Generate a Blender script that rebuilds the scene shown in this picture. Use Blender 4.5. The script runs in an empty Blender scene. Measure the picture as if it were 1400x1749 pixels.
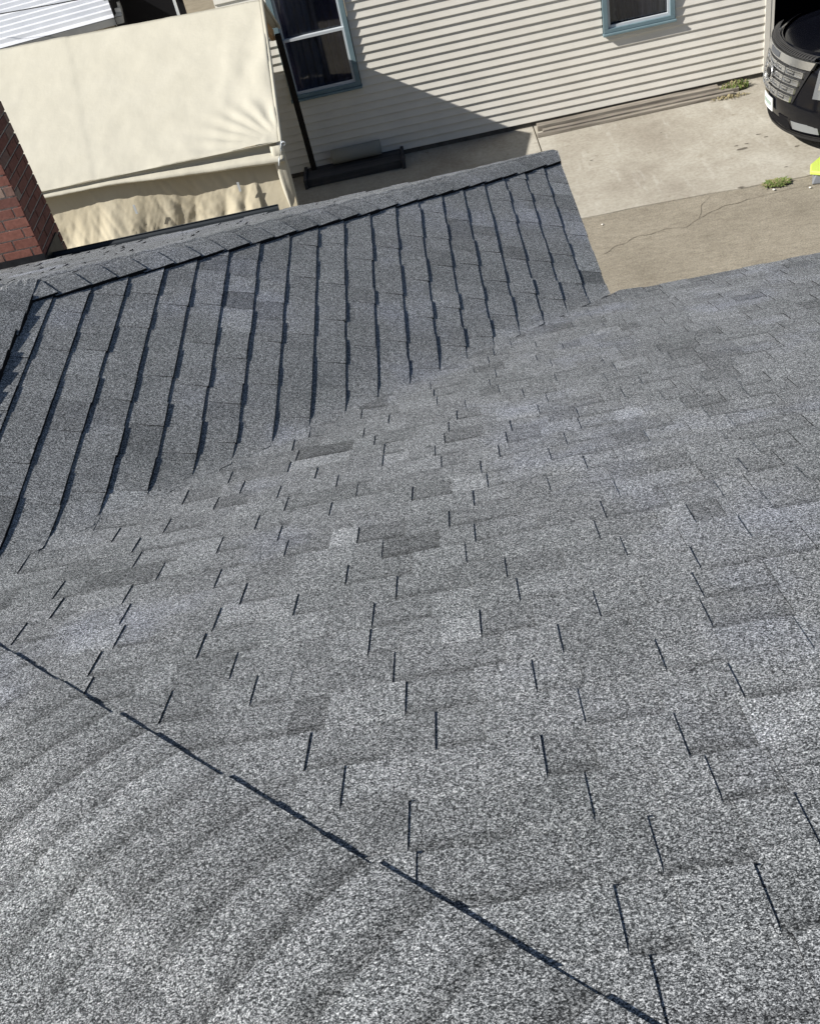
import bpy, math, random
from mathutils import Vector, Matrix, noise
C = bpy.context
scene = C.scene
R = math.radians
random.seed(7)

# ------------------------------------------------------------------ camera
cam_d = bpy.data.cameras.new('camera'); cam = bpy.data.objects.new('camera', cam_d)
scene.collection.objects.link(cam); scene.camera = cam
right = Vector((0.981441, -0.059327, -0.182354)); down = Vector((-0.168843, -0.718173, -0.67507)); fwd = Vector((-0.090911, 0.693331, -0.714861))
cam.matrix_world = Matrix(((right.x, -down.x, -fwd.x, -0.7264), (right.y, -down.y, -fwd.y, -5.1611),
                           (right.z, -down.z, -fwd.z, 5.8951), (0, 0, 0, 1)))
cam_d.sensor_fit = 'HORIZONTAL'; cam_d.sensor_width = 36; cam_d.lens = 1782.85/1400*36
cam_d.shift_x = -34.42/1400; cam_d.shift_y = 233.69/1400
cam_d.clip_start = 0.05; cam_d.clip_end = 500

# ------------------------------------------------------------------ world and sun
LIGHT = Vector((1.20, 0.38, -1.0)).normalized()          # the way the light travels
elev = math.asin(-LIGHT.z); to_sun = -LIGHT
w = bpy.data.worlds.new('World'); scene.world = w; w.use_nodes = True
nt = w.node_tree; bg = nt.nodes['Background']
sky = nt.nodes.new('ShaderNodeTexSky'); sky.sky_type = 'NISHITA'; sky.sun_disc = False
sky.sun_elevation = elev; sky.sun_rotation = math.atan2(to_sun.x, to_sun.y)
nt.links.new(sky.outputs[0], bg.inputs[0]); bg.inputs[1].default_value = 0.05
sd = bpy.data.lights.new('sun', 'SUN'); sd.energy = 4.8; sd.angle = R(0.5); sd.color = (1, 0.955, 0.88)
so = bpy.data.objects.new('sun', sd); scene.collection.objects.link(so)
so.rotation_euler = LIGHT.to_track_quat('-Z', 'Y').to_euler()
scene.view_settings.view_transform = 'Standard'; scene.view_settings.look = 'None'
scene.view_settings.exposure = 0.53; scene.view_settings.gamma = 1

# ------------------------------------------------------------------ helpers
col = scene.collection
class MB:
    """collects polygons, builds ONE mesh object"""
    def __init__(s): s.v = []; s.f = []; s.t = []; s.tone = 1.0
    def poly(s, pts, tone=None):
        i = len(s.v); s.v += [tuple(p) for p in pts]; s.f.append(tuple(range(i, i+len(pts)))); s.t.append(s.tone if tone is None else tone)
    def mesh(s, vs, fs, tone=None):
        i = len(s.v); s.v += [tuple(p) for p in vs]
        for f in fs: s.f.append(tuple(i+k for k in f)); s.t.append(s.tone if tone is None else tone)
    def box(s, x0, x1, y0, y1, z0, z1, M=None, tone=None):
        vs = [(x, y, z) for z in (z0, z1) for y in (y0, y1) for x in (x0, x1)]
        if M: vs = [M @ Vector(p) for p in vs]
        s.mesh(vs, [(0,2,3,1),(4,5,7,6),(0,1,5,4),(2,6,7,3),(0,4,6,2),(1,3,7,5)], tone)
    def hull(s, bot, top):
        n = len(bot); s.mesh(list(bot)+list(top), [tuple(range(n))[::-1], tuple(range(n, 2*n))]+[(i,(i+1)%n,n+(i+1)%n,n+i) for i in range(n)])
    def beam(s, a, b, wd, ht, up=Vector((0,0,1))):
        a = Vector(a); b = Vector(b); d = (b-a).normalized(); sx = d.cross(up)
        if sx.length < 1e-4: sx = Vector((1,0,0))
        sx.normalize(); u = sx.cross(d).normalized(); q = [(-1,-1),(1,-1),(1,1),(-1,1)]
        s.hull([a+sx*i*wd/2+u*j*ht/2 for i,j in q], [b+sx*i*wd/2+u*j*ht/2 for i,j in q])
    def tube(s, pts, r, n=8, closed=False):
        pts = [Vector(p) for p in pts]; rings = []; m = len(pts)
        for i, p in enumerate(pts):
            if closed: d = pts[(i+1) % m]-pts[i-1]
            else: d = pts[min(i+1, m-1)]-pts[max(i-1, 0)]
            d.normalize(); a = Vector((0,0,1)) if abs(d.z) < .9 else Vector((1,0,0))
            u = d.cross(a).normalized(); w_ = d.cross(u)
            rr = r[i] if isinstance(r, (list, tuple)) else r
            rings.append([p+u*math.cos(k*2*math.pi/n)*rr+w_*math.sin(k*2*math.pi/n)*rr for k in range(n)])
        vs = [q for g in rings for q in g]; fs = []
        for i in range(m if closed else m-1):
            for k in range(n):
                j = (i+1) % m; fs.append((i*n+k, i*n+(k+1)%n, j*n+(k+1)%n, j*n+k))
        if not closed: fs += [tuple(range(n))[::-1], tuple(range((m-1)*n, m*n))]
        s.mesh(vs, fs)
    def grid(s, rows, tone=None):
        m = len(rows[0]); vs = [p for r_ in rows for p in r_]; fs = []
        for i in range(len(rows)-1):
            for j in range(m-1): fs.append((i*m+j, i*m+j+1, (i+1)*m+j+1, (i+1)*m+j))
        s.mesh(vs, fs, tone)
    def build(s, name, mat, parent=None, smooth=False, bevel=0, solid=0, loc=None):
        me = bpy.data.meshes.new(name); me.from_pydata(s.v, [], s.f); me.materials.append(mat)
        at = me.attributes.new('tone', 'FLOAT', 'FACE'); at.data.foreach_set('value', s.t)
        if smooth: me.polygons.foreach_set('use_smooth', [True]*len(me.polygons))
        o = bpy.data.objects.new(name, me); col.objects.link(o)
        me.validate()
        if solid:
            m = o.modifiers.new('solid', 'SOLIDIFY'); m.thickness = solid; m.offset = 0
        if bevel:
            m = o.modifiers.new('bevel', 'BEVEL'); m.width = bevel; m.segments = 2; m.limit_method = 'ANGLE'
        if parent:
            o.parent = parent; o.matrix_parent_inverse = Matrix.Translation(parent.location).inverted()
        return o
def tag(o, label, cat, group=None):
    o['label'] = label; o['category'] = cat
    if group: o['group'] = group
    return o
def thing(name, label, cat, loc=(0,0,0), group=None):
    o = bpy.data.objects.new(name, None); col.objects.link(o); o.location = loc; o.empty_display_size = .2
    return tag(o, label, cat, group)
def fbm(x, y, z=0, oct=4):
    return noise.fractal(Vector((x, y, z)), 1.0, 2.0, oct)

# ------------------------------------------------------------------ materials
def mat(name, base, rough=.8, metal=0, spec=.3):
    m = bpy.data.materials.new(name); m.use_nodes = True; b = m.node_tree.nodes['Principled BSDF']
    b.inputs['Base Color'].default_value = (*base, 1); b.inputs['Roughness'].default_value = rough
    b.inputs['Metallic'].default_value = metal; b.inputs['Specular IOR Level'].default_value = spec
    return m
class N:
    """small node-building helper"""
    def __init__(s, m): s.nt = m.node_tree; s.b = s.nt.nodes['Principled BSDF']; s.co = s.nt.nodes.new('ShaderNodeTexCoord').outputs['Object']
    def node(s, t, **k):
        n = s.nt.nodes.new(t)
        for a, v in k.items(): setattr(n, a, v)
        return n
    def link(s, a, b): s.nt.links.new(a, b)
    def mapping(s, scale=(1,1,1), rot=(0,0,0), src=None):
        n = s.node('ShaderNodeMapping'); n.inputs['Scale'].default_value = scale; n.inputs['Rotation'].default_value = rot
        s.link(src or s.co, n.inputs[0]); return n.outputs[0]
    def noise(s, scale, detail=4, rough=.55, src=None):
        n = s.node('ShaderNodeTexNoise'); n.inputs['Scale'].default_value = scale; n.inputs['Detail'].default_value = detail
        n.inputs['Roughness'].default_value = rough; s.link(src or s.co, n.inputs['Vector']); return n.outputs['Fac']
    def cells(s, scale, src=None):
        n = s.node('ShaderNodeTexVoronoi'); n.inputs['Scale'].default_value = scale; s.link(src or s.co, n.inputs['Vector'])
        g = s.node('ShaderNodeSeparateColor'); s.link(n.outputs['Color'], g.inputs[0]); return g.outputs[0], n.outputs['Distance']
    def ramp(s, fac, stops):
        n = s.node('ShaderNodeValToRGB'); e = n.color_ramp.elements
        while len(e) < len(stops): e.new(.5)
        for i, (p, c) in enumerate(stops):
            e[i].position = p; e[i].color = (*c, 1) if len(c) == 3 else c
        s.link(fac, n.inputs[0]); return n.outputs[0]
    def math(s, op, a, b=None, clamp=False):
        n = s.node('ShaderNodeMath', operation=op, use_clamp=clamp)
        for i, v in enumerate((a, b)):
            if v is None: continue
            if isinstance(v, (int, float)): n.inputs[i].default_value = v
            else: s.link(v, n.inputs[i])
        return n.outputs[0]
    def mix(s, mode, fac, a, b):
        n = s.node('ShaderNodeMix', data_type='RGBA', blend_type=mode)
        for k, v in ((0, fac), (6, a), (7, b)):
            if isinstance(v, (int, float)): n.inputs[k].default_value = v
            elif isinstance(v, tuple): n.inputs[k].default_value = (*v, 1)
            else: s.link(v, n.inputs[k])
        return n.outputs[2]
    def attr(s, name):
        n = s.node('ShaderNodeAttribute', attribute_name=name); return n.outputs['Fac']
    def bump(s, h, strength=.5, dist=.01):
        n = s.node('ShaderNodeBump'); n.inputs['Strength'].default_value = strength; n.inputs['Distance'].default_value = dist
        s.link(h, n.inputs['Height']); s.link(n.outputs[0], s.b.inputs['Normal'])
    def color(s, c): s.link(c, s.b.inputs['Base Color'])

def shingle_mat():
    m = mat('granule_shingle', (.1,.1,.11), .95, 0, .15); n = N(m)
    m.node_tree.nodes['Principled BSDF'].inputs['Diffuse Roughness'].default_value = 0.0
    a, _ = n.cells(680); b, _ = n.cells(430); c, _ = n.cells(270)
    s = n.math('ADD', n.math('ADD', n.math('MULTIPLY', a, .40), n.math('MULTIPLY', b, .38)), n.math('MULTIPLY', c, .22))
    gran = n.ramp(s, [(.20, (.014,.0155,.017)), (.40, (.075,.080,.085)), (.54, (.20,.211,.222)), (.70, (.455,.47,.488)), (.84, (.80,.815,.835))])
    patch = n.ramp(n.noise(1.7, 3), [(.3, (.86,.87,.86)), (.55, (1,1,1)), (.72, (1.12,1.14,1.24))])
    t = n.attr('tone')
    cc = n.mix('MULTIPLY', 1, gran, patch)
    vv = n.node('ShaderNodeCombineXYZ')
    for i in range(3): n.link(t, vv.inputs[i])
    cc = n.mix('MULTIPLY', 1, cc, vv.outputs[0])
    n.color(cc); n.bump(s, .5, .003)
    return m
SH = shingle_mat()
def asphalt_edge():
    m = mat('shingle_edge', (.012,.012,.014), .9, 0, .1); return m
EDGE = asphalt_edge()
def noisy(name, c0, c1, scale, rough=.85, bump=.2, detail=6, dist=.01, src_scale=(1,1,1), spec=.3, metal=0):
    m = mat(name, c0, rough, metal, spec); n = N(m); co = n.mapping(src_scale)
    f = n.noise(scale, detail, .6, co); n.color(n.ramp(f, [(.3, c0), (.7, c1)]))
    if bump: n.bump(f, bump, dist)
    return m
SIDING = noisy('cream_siding', (.66,.64,.585), (.73,.71,.655), 3, .6, .05)
WOOD_OLD = noisy('weathered_wood', (.12,.105,.09), (.33,.30,.255), 9, .9, .6, 8, .01, (.12,1.6,1.6))
WOOD_DARK = noisy('dark_wood', (.025,.026,.03), (.075,.075,.08), 9, .9, .5, 8, .01, (.12,1.6,1.6))
WOOD_NEW = noisy('raw_lumber', (.38,.22,.10), (.5,.32,.16), 6, .8, .2)
FOUND = noisy('foundation', (.05,.048,.045), (.12,.115,.105), 7, .95, .4)
TRIM = noisy('blue_trim', (.125,.19,.225), (.175,.25,.28), 5, .5, .05)
WHITE = mat('white_sash', (.52,.56,.60), .45, 0, .4)
GLASS = mat('window_glass', (.012,.014,.018), .04, 0, .5)
DARK = mat('dark_interior', (.01,.01,.012), .9, 0, .1)
METAL_DK = noisy('dark_flashing', (.02,.022,.026), (.05,.052,.058), 8, .5, .1, metal=.6)
METAL_W = noisy('white_metal', (.60,.62,.66), (.68,.70,.74), 4, .5, 0)
FASCIA = noisy('grey_fascia', (.2,.21,.22), (.27,.28,.29), 4, .6, .05)
STUCCO = noisy('wall_stucco', (.42,.4,.36), (.5,.48,.43), 30, .9, .3)
GUTTER = mat('gutter_metal', (.03,.037,.045), .6, .2, .3)

def canvas_mat(name, c0, c1):
    m = mat(name, c0, .85, 0, .15); n = N(m)
    f = n.noise(2.2, 4); n.color(n.ramp(f, [(.3, c0), (.7, c1)]))
    f2 = n.noise(14, 6, .6, n.mapping((1,1,1))); n.bump(f2, .25, .012)
    n.b.inputs['Subsurface Weight'].default_value = 0
    return m
CANVAS = canvas_mat('tan_canvas', (.49,.47,.395), (.52,.50,.425))
CANVAS2 = canvas_mat('creased_canvas', (.48,.43,.32), (.54,.495,.385))

def concrete_mat():
    m = mat('concrete', (.4,.36,.29), .9, 0, .2); n = N(m)
    big = n.noise(.8, 6, .65); fine = n.noise(22, 6, .7); st = n.noise(2.6, 8, .7, n.mapping((2.2,.5,1), (0,0,.25)))
    c = n.ramp(big, [(.32, (.30,.272,.23)), (.5, (.38,.355,.305)), (.66, (.455,.435,.385))])
    c = n.mix('MULTIPLY', .8, c, n.ramp(fine, [(.35, (.8,.79,.77)), (.6, (1.05,1.05,1.04))]))
    c = n.mix('SCREEN', n.ramp(st, [(.56, (0,0,0)), (.72, (.24,.24,.24))]), c, (.6,.62,.58))
    c = n.mix('MULTIPLY', n.ramp(n.noise(4.5, 3), [(.66, (0,0,0)), (.76, (.75,.75,.75))]), c, (.62,.58,.52))
    n.color(c); n.bump(fine, .3, .004)
    return m
CONC = concrete_mat()
def asphalt_mat():
    m = mat('old_asphalt', (.25,.22,.18), .95, 0, .2); n = N(m)
    big = n.noise(1.3, 5, .6); fine = n.noise(60, 5, .8); mid = n.noise(7, 6, .7, n.mapping((1,2.5,1), (0,0,.2)))
    c = n.ramp(big, [(.3, (.235,.212,.172)), (.7, (.31,.282,.232))])
    c = n.mix('MULTIPLY', 1, c, n.ramp(fine, [(.3, (.55,.55,.55)), (.5, (1,1,1)), (.75, (1.5,1.48,1.42))]))
    c = n.mix('MULTIPLY', .7, c, n.ramp(mid, [(.35, (.75,.73,.7)), (.65, (1.12,1.12,1.1))]))
    n.color(c); n.bump(fine, .5, .006)
    return m
ASPH = asphalt_mat()
SOIL = noisy('bare_ground', (.20,.17,.12), (.3,.26,.19), 3, .95, .4)
LEAF = noisy('weed_green', (.10,.16,.04), (.22,.27,.08), 12, .7, 0)
LEAF_DRY = noisy('dry_weed', (.26,.22,.12), (.36,.31,.18), 12, .8, 0)
def brick_mat():
    m = mat('red_brick', (.3,.1,.08), .9, 0, .2); n = N(m)
    f = n.noise(40, 6, .7); t = n.attr('tone')
    c = n.ramp(t, [(0, (.21,.09,.072)), (.4, (.27,.12,.095)), (.75, (.17,.08,.068)), (.93, (.32,.23,.19))])
    c = n.mix('MULTIPLY', .7, c, n.ramp(f, [(.3, (.6,.58,.55)), (.65, (1.15,1.15,1.15))]))
    n.color(c); n.bump(f, .5, .004); return m
BRICK = brick_mat()
MORTAR = noisy('mortar', (.42,.37,.31), (.56,.50,.43), 30, .95, .4)

# ------------------------------------------------------------------ the roof surfaces
EZ = 3.0                                   # height of all the eaves
MM, MW = .3541, .3836                      # main and wing pitches
MH = .3737
RX = -2.72                                 # wing ridge
HY = 2.0                                   # wing end eave
CR = -5.47                                 # main hip crest: x + y = CR
def smax(a, b, k):
    h = max(k-abs(a-b), 0)/k; return max(a, b)+h*h*k*.25
def smin(a, b, k): return -smax(-a, -b, k)
def surf(x, y):
    zm = -MM*y; zw = min(-MW*x, -MW*(2*RX-x)); zh = MH*(HY-y); zx = -MM*y+.15*(x+y-CR)
    wing = smin(smin(-MW*x, -MW*(2*RX)+MW*x, .02), zh, .02)
    main = smin(zm, zx, .03)
    return EZ+smax(main, wing, .095)
def clip(poly, A, B):                      # keep the left side of A->B
    out = []; n = len(poly); ex, ey = B[0]-A[0], B[1]-A[1]
    sd = [ex*(p[1]-A[1])-ey*(p[0]-A[0]) for p in poly]
    for i in range(n):
        j = (i+1) % n
        if sd[i] >= 0: out.append(poly[i])
        if (sd[i] >= 0) != (sd[j] >= 0):
            t = sd[i]/(sd[i]-sd[j]); out.append((poly[i][0]+t*(poly[j][0]-poly[i][0]), poly[i][1]+t*(poly[j][1]-poly[i][1])))
    return out
def shingle_face(name, parent, region, origin, u, v, e, ku, kv, pitch, valley=None, tooth=(.13,.24), seed=1, hb=.0055, ht=.0045, band=.78, keep=.55, allband=False, tsd=.06):
    """region: convex polygon (x,y), ccw.  u: along the courses, v: uphill.  e: plan exposure"""
    rnd = random.Random(seed); mb = MB(); ed = MB()
    ux, uy = u; vx, vy = v
    def P(a, b): return (origin[0]+ux*a+vx*b, origin[1]+uy*a+vy*b)
    for k in range(*kv):
        a = ku[0]-rnd.random()*.3; thick = rnd.random() < .5
        while a < ku[1]:
            wdt = rnd.uniform(*tooth)
            if rnd.random() < .18: wdt *= 1.5
            a1 = a+wdt
            h = hb+rnd.uniform(-.0006, .0006); h2 = ht if thick else 0
            jit = rnd.uniform(-.003, .003)+(0.002 if thick else 0.004*0)
            b0 = k*e-jit; b1 = (k+1)*e+.012
            tone = rnd.gauss(1, tsd)
            r_ = rnd.random()
            if r_ < .07: tone *= .76
            elif r_ > .95: tone *= 1.22
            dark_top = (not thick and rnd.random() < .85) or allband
            q = [P(a, b0), P(a1, b0), P(a1, b1), P(a, b1)]
            near = valley is not None and abs(valley(*P((a+a1)/2, (b0+b1)/2))) < .35
            nu, nv = (4, 5) if near else (1, 5)
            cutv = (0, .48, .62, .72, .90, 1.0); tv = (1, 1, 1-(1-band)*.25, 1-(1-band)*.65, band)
            for iu in range(nu):
                for iv in range(nv):
                    c0, c1 = b0+(b1-b0)*cutv[iv], b0+(b1-b0)*cutv[iv+1]
                    u0 = a+(a1-a)*iu/nu; u1 = a+(a1-a)*(iu+1)/nu
                    pl = [P(u0, c0), P(u1, c0), P(u1, c1), P(u0, c1)]
                    for i in range(len(region)):
                        pl = clip(pl, region[i], region[(i+1) % len(region)])
                        if len(pl) < 3: break
                    if len(pl) < 3: continue
                    def z(p):
                        b = ((p[0]-origin[0])*vx+(p[1]-origin[1])*vy-b0)/e
                        b = min(max(b, 0), 1.0); f = 1.0
                        if valley is not None:
                            d_ = min(abs(valley(*p))/.07, 1.0); f = .35+.65*d_*d_
                        return surf(*p)+f*(h*(1.0-.80*b)+h2*(1-(1-keep)*b)*(1 if b < .985 else 0))
                    last = iv == nv-1
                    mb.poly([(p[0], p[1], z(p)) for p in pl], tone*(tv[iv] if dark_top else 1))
                    # walls along the butt and the two cut sides
                    for i in range(len(pl)):
                        p, q_ = pl[i], pl[(i+1) % len(pl)]
                        la = [((w_[0]-origin[0])*ux+(w_[1]-origin[1])*uy, (w_[0]-origin[0])*vx+(w_[1]-origin[1])*vy) for w_ in (p, q_)]
                        on = (abs(la[0][1]-b0) < 1e-5 and abs(la[1][1]-b0) < 1e-5) or (abs(la[0][0]-a) < 1e-5 and abs(la[1][0]-a) < 1e-5) or (abs(la[0][0]-a1) < 1e-5 and abs(la[1][0]-a1) < 1e-5)
                        if on:
                            ed.poly([(p[0], p[1], surf(*p)-.004), (q_[0], q_[1], surf(*q_)-.004), (q_[0], q_[1], z(q_)), (p[0], p[1], z(p))])
            a = a1; thick = not thick if rnd.random() < .85 else thick
    o = mb.build(name, SH, parent); ed.build('shingle_edge', EDGE, o)
    return o

house = thing('shingled_house', 'house under the photographer with grey asphalt shingle hip roofs meeting in a valley', 'house', (-1, -2.5, 0))
e_m = .1429/math.sqrt(1+MM*MM); e_w = .1429/math.sqrt(1+MW*MW); e_h = .1429/math.sqrt(1+MH*MH)
kk = MW/MM
vj = (RX, RX*kk)                                            # top of the valley
# main slope: eave (0,0)-(4.2,0), up to the ridge at y=-6.6
YR = -6.6
main_reg = [(0,0), vj, (RX-.03, CR-RX+.03), (CR-YR, YR), (4.2, YR), (4.2, .0)]
main_reg = [(.09,.055), (RX-.02, RX*kk+.03), (CR-YR, YR), (4.2, YR), (4.2, .055)]
val_d = lambda x, y: (y-kk*x)/math.hypot(1, kk)
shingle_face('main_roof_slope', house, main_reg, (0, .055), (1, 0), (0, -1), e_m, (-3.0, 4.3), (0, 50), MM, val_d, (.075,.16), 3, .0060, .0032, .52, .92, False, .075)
# wing slope facing the driveway
wing_reg = [(.03, .03*kk-.04), (.03, HY+.02), (RX, HY+RX*MW/MH), (RX, RX*kk-.04)]
shingle_face('wing_roof_slope', house, wing_reg, (.03, 0), (0, 1), (-1, 0), e_w, (-3.0, 2.1), (0, 22), MW, val_d, (.12,.22), 11, .0078, .0034, .93, .05)
# wing far slope (west side of the ridge)
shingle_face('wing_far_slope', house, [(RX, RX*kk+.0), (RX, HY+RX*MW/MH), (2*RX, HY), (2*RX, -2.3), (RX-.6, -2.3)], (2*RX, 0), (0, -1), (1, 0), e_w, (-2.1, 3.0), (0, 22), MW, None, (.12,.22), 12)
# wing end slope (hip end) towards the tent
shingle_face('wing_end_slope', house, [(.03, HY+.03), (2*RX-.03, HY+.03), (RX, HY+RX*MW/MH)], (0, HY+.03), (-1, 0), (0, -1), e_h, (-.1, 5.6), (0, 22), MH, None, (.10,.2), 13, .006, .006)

XC, YC = .036, HY+.038
def cap_run(name, A, D, n, e, half, perp, parent, seed, z0=.012, feather=False, dk=.12):
    """bent cap shingles along a crest, laid from A uphill along D (unit, plan)"""
    rnd = random.Random(seed); mb = MB(); ed = MB()
    for k in range(n):
        s0 = k*e+rnd.uniform(-.006, .006); s1 = (k+1)*e+.02; tone = rnd.gauss(1, .05)*(.85 if rnd.random() < .12 else 1)
        h = half+rnd.uniform(-.006, .006); sk = rnd.uniform(-.004, .004)
        ws = [-1,-.75,-.5,-.3,-.15,0,.15,.3,.5,.75,1]
        rows = []
        for s_, zz in ((s0, z0), ((s0+s1)/2, z0*.8), (s1, z0*.55)):
            row = []
            for w_ in ws:
                x = min(A[0]+D[0]*s_+perp[0]*w_*h, XC); y = min(A[1]+D[1]*s_+perp[1]*(w_*h), YC)
                d = abs(w_*h); row.append(Vector((x, y, surf(x, y)+(zz if not feather or w_ > -.3 else zz*max(.0, (w_+1)/.7)-.002*(w_ < -.9))+rnd.uniform(-.0006,.0006)+sk*w_*.3)))
            # blunt the crest the way a folded shingle does
            c = len(ws)//2; row[c].z -= .010; row[c-1].z -= .002; row[c+1].z -= .002
            rows.append(row)
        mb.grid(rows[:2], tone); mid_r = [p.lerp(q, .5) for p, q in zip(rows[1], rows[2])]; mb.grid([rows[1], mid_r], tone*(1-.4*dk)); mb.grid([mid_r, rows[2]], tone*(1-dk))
        for r_ in (rows[0],):
            for i in range(len(ws)-1):
                ed.poly([r_[i]-Vector((0,0,.010)), r_[i+1]-Vector((0,0,.010)), r_[i+1], r_[i]])
        for i in ((len(ws)-1,) if feather else (0, len(ws)-1)):
            for j in range(2):
                p, q = rows[j][i], rows[j+1][i]
                ed.poly([(p.x, p.y, surf(p.x, p.y)-.004), (q.x, q.y, surf(q.x, q.y)-.004), q, p])
    o = mb.build(name, SH, parent); ed.build('shingle_edge', EDGE, o); return o
r2 = math.sqrt(.5)
hd = Vector((-1, -MW/MH)).normalized()
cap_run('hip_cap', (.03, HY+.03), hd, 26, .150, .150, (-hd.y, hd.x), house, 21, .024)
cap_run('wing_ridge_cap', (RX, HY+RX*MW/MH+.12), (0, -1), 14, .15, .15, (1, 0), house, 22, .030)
def hip_sheet():
    rnd = random.Random(23); mb = MB(); ed = MB(); e = .146; A = (RX-.35, CR-RX+.35)
    ws = [-1.9+.08*i for i in range(22)]+[-.16,-.10,-.05,0,.05,.10,.158]
    for k in range(-4, 40):
        tone = rnd.gauss(1, .04); jit = rnd.uniform(-.007, .007); dk = rnd.uniform(.26, .42); edge = .146-.0009*k+rnd.uniform(-.005, .005)
        cols = []; seg = 1.0; left = 0
        for w_ in ws[:-1]:
            if left <= 0: seg = rnd.gauss(1, .05)*(.86 if rnd.random() < .1 else 1); left = rnd.uniform(.12, .4)
            cols.append(seg); left -= .08
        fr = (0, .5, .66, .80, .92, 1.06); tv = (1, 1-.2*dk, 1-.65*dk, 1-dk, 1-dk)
        G = []
        for f_ in fr:
            row = []
            for w_ in ws:
                wm = edge if w_ == ws[-1] else w_; s_ = (k+f_)*e+jit+.30*min(w_, 0)**2+.012*noise.noise(Vector((w_*2.3, k*.21, 5)))
                x = A[0]+r2*s_+r2*wm; y = A[1]-r2*s_+r2*wm; lift = (.0175 if w_ > -.2 else .0125)
                row.append(Vector((x, y, surf(x, y)+lift-.0065*f_+.0015*noise.noise(Vector((w_*6, k, 1))))))
            G.append(row)
        for a in range(5):
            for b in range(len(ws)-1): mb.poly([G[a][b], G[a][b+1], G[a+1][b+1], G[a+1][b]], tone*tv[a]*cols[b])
            p, q = G[a][-1], G[a+1][-1]; ed.poly([(p.x, p.y, surf(p.x, p.y)-.004), (q.x, q.y, surf(q.x, q.y)-.004), q, p])
    o = mb.build('near_hip_shingles', SH, house); ed.build('shingle_edge', EDGE, o)
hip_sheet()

# deck, soffit, fascia, gutters and walls below the roof
mb = MB()
mb.poly([(0,0,EZ-.03), (4.2,0,EZ-.03), (4.2,YR,EZ-.03-MM*YR), (CR-YR+.1,YR,EZ-.03-MM*YR), (RX+.1,CR-RX,EZ-.03-MM*(CR-RX))])
mb.poly([(4.2,YR,EZ-.03-MM*YR), (CR-YR,YR,EZ-.03-MM*YR), (CR-YR,2*YR,EZ-.03), (4.2,2*YR,EZ-.03)])
mb.build('roof_deck', FASCIA, house)
mb = MB()
mb.box(-5.3, -.35, -2.3, HY-.35, .0, EZ-.05); mb.box(-4.4, 4.0, 2*YR+.3, -.35, .0, EZ-.06)
mb.build('house_wall', STUCCO, house)
mb = MB()
mb.box(-.0, .018, -.0, HY, EZ-.17, EZ-.006); mb.box(.018, 4.2, -.02, 0.045, EZ-.17, EZ-.01); mb.box(2*RX, 0, HY-.02, HY+.018, EZ-.17, EZ-.006)
mb.box(-5.4, 0.0, -2.3, HY-.02, EZ-.16, EZ-.14); mb.box(-.0, 4.2, -6, -.02, EZ-.16, EZ-.14)
mb.build('fascia', FASCIA, house)
# gutter along the wing end eave
mb = MB()
x0, x1 = 2*RX, -1.9
rows = []
pro = [(.02,-.015),(.02,-.09),(.05,-.11),(.10,-.10),(.115,-.03),(.125,-.012),(.118,-.005)]
for x in (x0, x1): rows.append([Vector((x, HY+.02+a, EZ+b)) for a, b in pro])
mb.grid(rows); g_ = mb.build('gutter', GUTTER, house, solid=.004)

# ------------------------------------------------------------------ chimney
chim = thing('brick_chimney', 'red brick chimney with dark flashing standing at the eave left of the tent', 'chimney', (-4.05, 2.3, 0))
def brick_face(mb, o, du, dn, wid, z0, z1, rnd):
    bh, bl, j = .057, .194, .013; k = 0; z = z0
    while z < z1:
        a = -(.5*(bl+j) if k % 2 else 0)
        while a < wid:
            a0, a1 = max(a, 0), min(a+bl, wid)
            if a1-a0 > .03:
                pr_ = .0045+rnd.uniform(-.0015, .0015)
                p = [o+du*a0+Vector((0,0,z)), o+du*a1+Vector((0,0,z)), o+du*a1+Vector((0,0,z+bh)), o+du*a0+Vector((0,0,z+bh))]
                mb.tone = rnd.random(); mb.hull([q+dn*-.02 for q in p], [q+dn*pr_ for q in p])
            a += bl+j
        z += bh+j; k += 1
rnd = random.Random(4); mb = MB(); cx0, cx1, cy0, cy1 = -4.55, -3.56, 2.0, 2.47
brick_face(mb, Vector((cx0, cy0, 0)), Vector((1,0,0)), Vector((0,-1,0)), cx1-cx0, 2.98, 5.0, rnd)
brick_face(mb, Vector((cx1, cy0, 0)), Vector((0,1,0)), Vector((1,0,0)), cy1-cy0, .0, 5.0, rnd)
brick_face(mb, Vector((cx0, cy1, 0)), Vector((1,0,0)), Vector((0,1,0)), cx1-cx0, .0, 5.0, rnd)
brick_face(mb, Vector((cx0, cy0, 0)), Vector((0,1,0)), Vector((-1,0,0)), cy1-cy0, .0, 5.0, rnd)
mb.build('brickwork', BRICK, chim)
mb = MB(); mb.box(cx0+.003, cx1-.003, cy0+.003, cy1-.003, 0, 5.0); mb.build('mortar', MORTAR, chim)
mb = MB(); mb.box(cx0-.04, cx1+.04, cy0-.04, cy1+.04, 5.0, 5.08); mb.build('chimney_crown', MORTAR, chim)
mb = MB()
mb.box(cx0, cx1+.012, cy0-.012, cy0-.006, 2.93, 3.06); mb.box(cx1+.008, cx1+.016, cy0-.012, cy1-.1, 2.90, 3.04); mb.box(cx1-.02, cx1+.09, cy0-.06, cy0+.06, 2.885, 2.905)
mb.box(cx0, cx1+.1, cy0-.10, cy0-.012, 2.972, 3.00)
mb.build('flashing', METAL_DK, chim)
mb = MB(); mb.box(cx0, cx1+.06, cy0-.125, cy0-.108, 2.99, 3.03); mb.build('drip_edge', METAL_W, chim)

# ------------------------------------------------------------------ ground
def struct(o): o['kind'] = 'structure'; return o
mb = MB(); mb.poly([(-120,-120,-.012), (120,-120,-.012), (120,120,-.012), (-120,120,-.012)]); struct(mb.build('ground', SOIL))
mb = MB()
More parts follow.
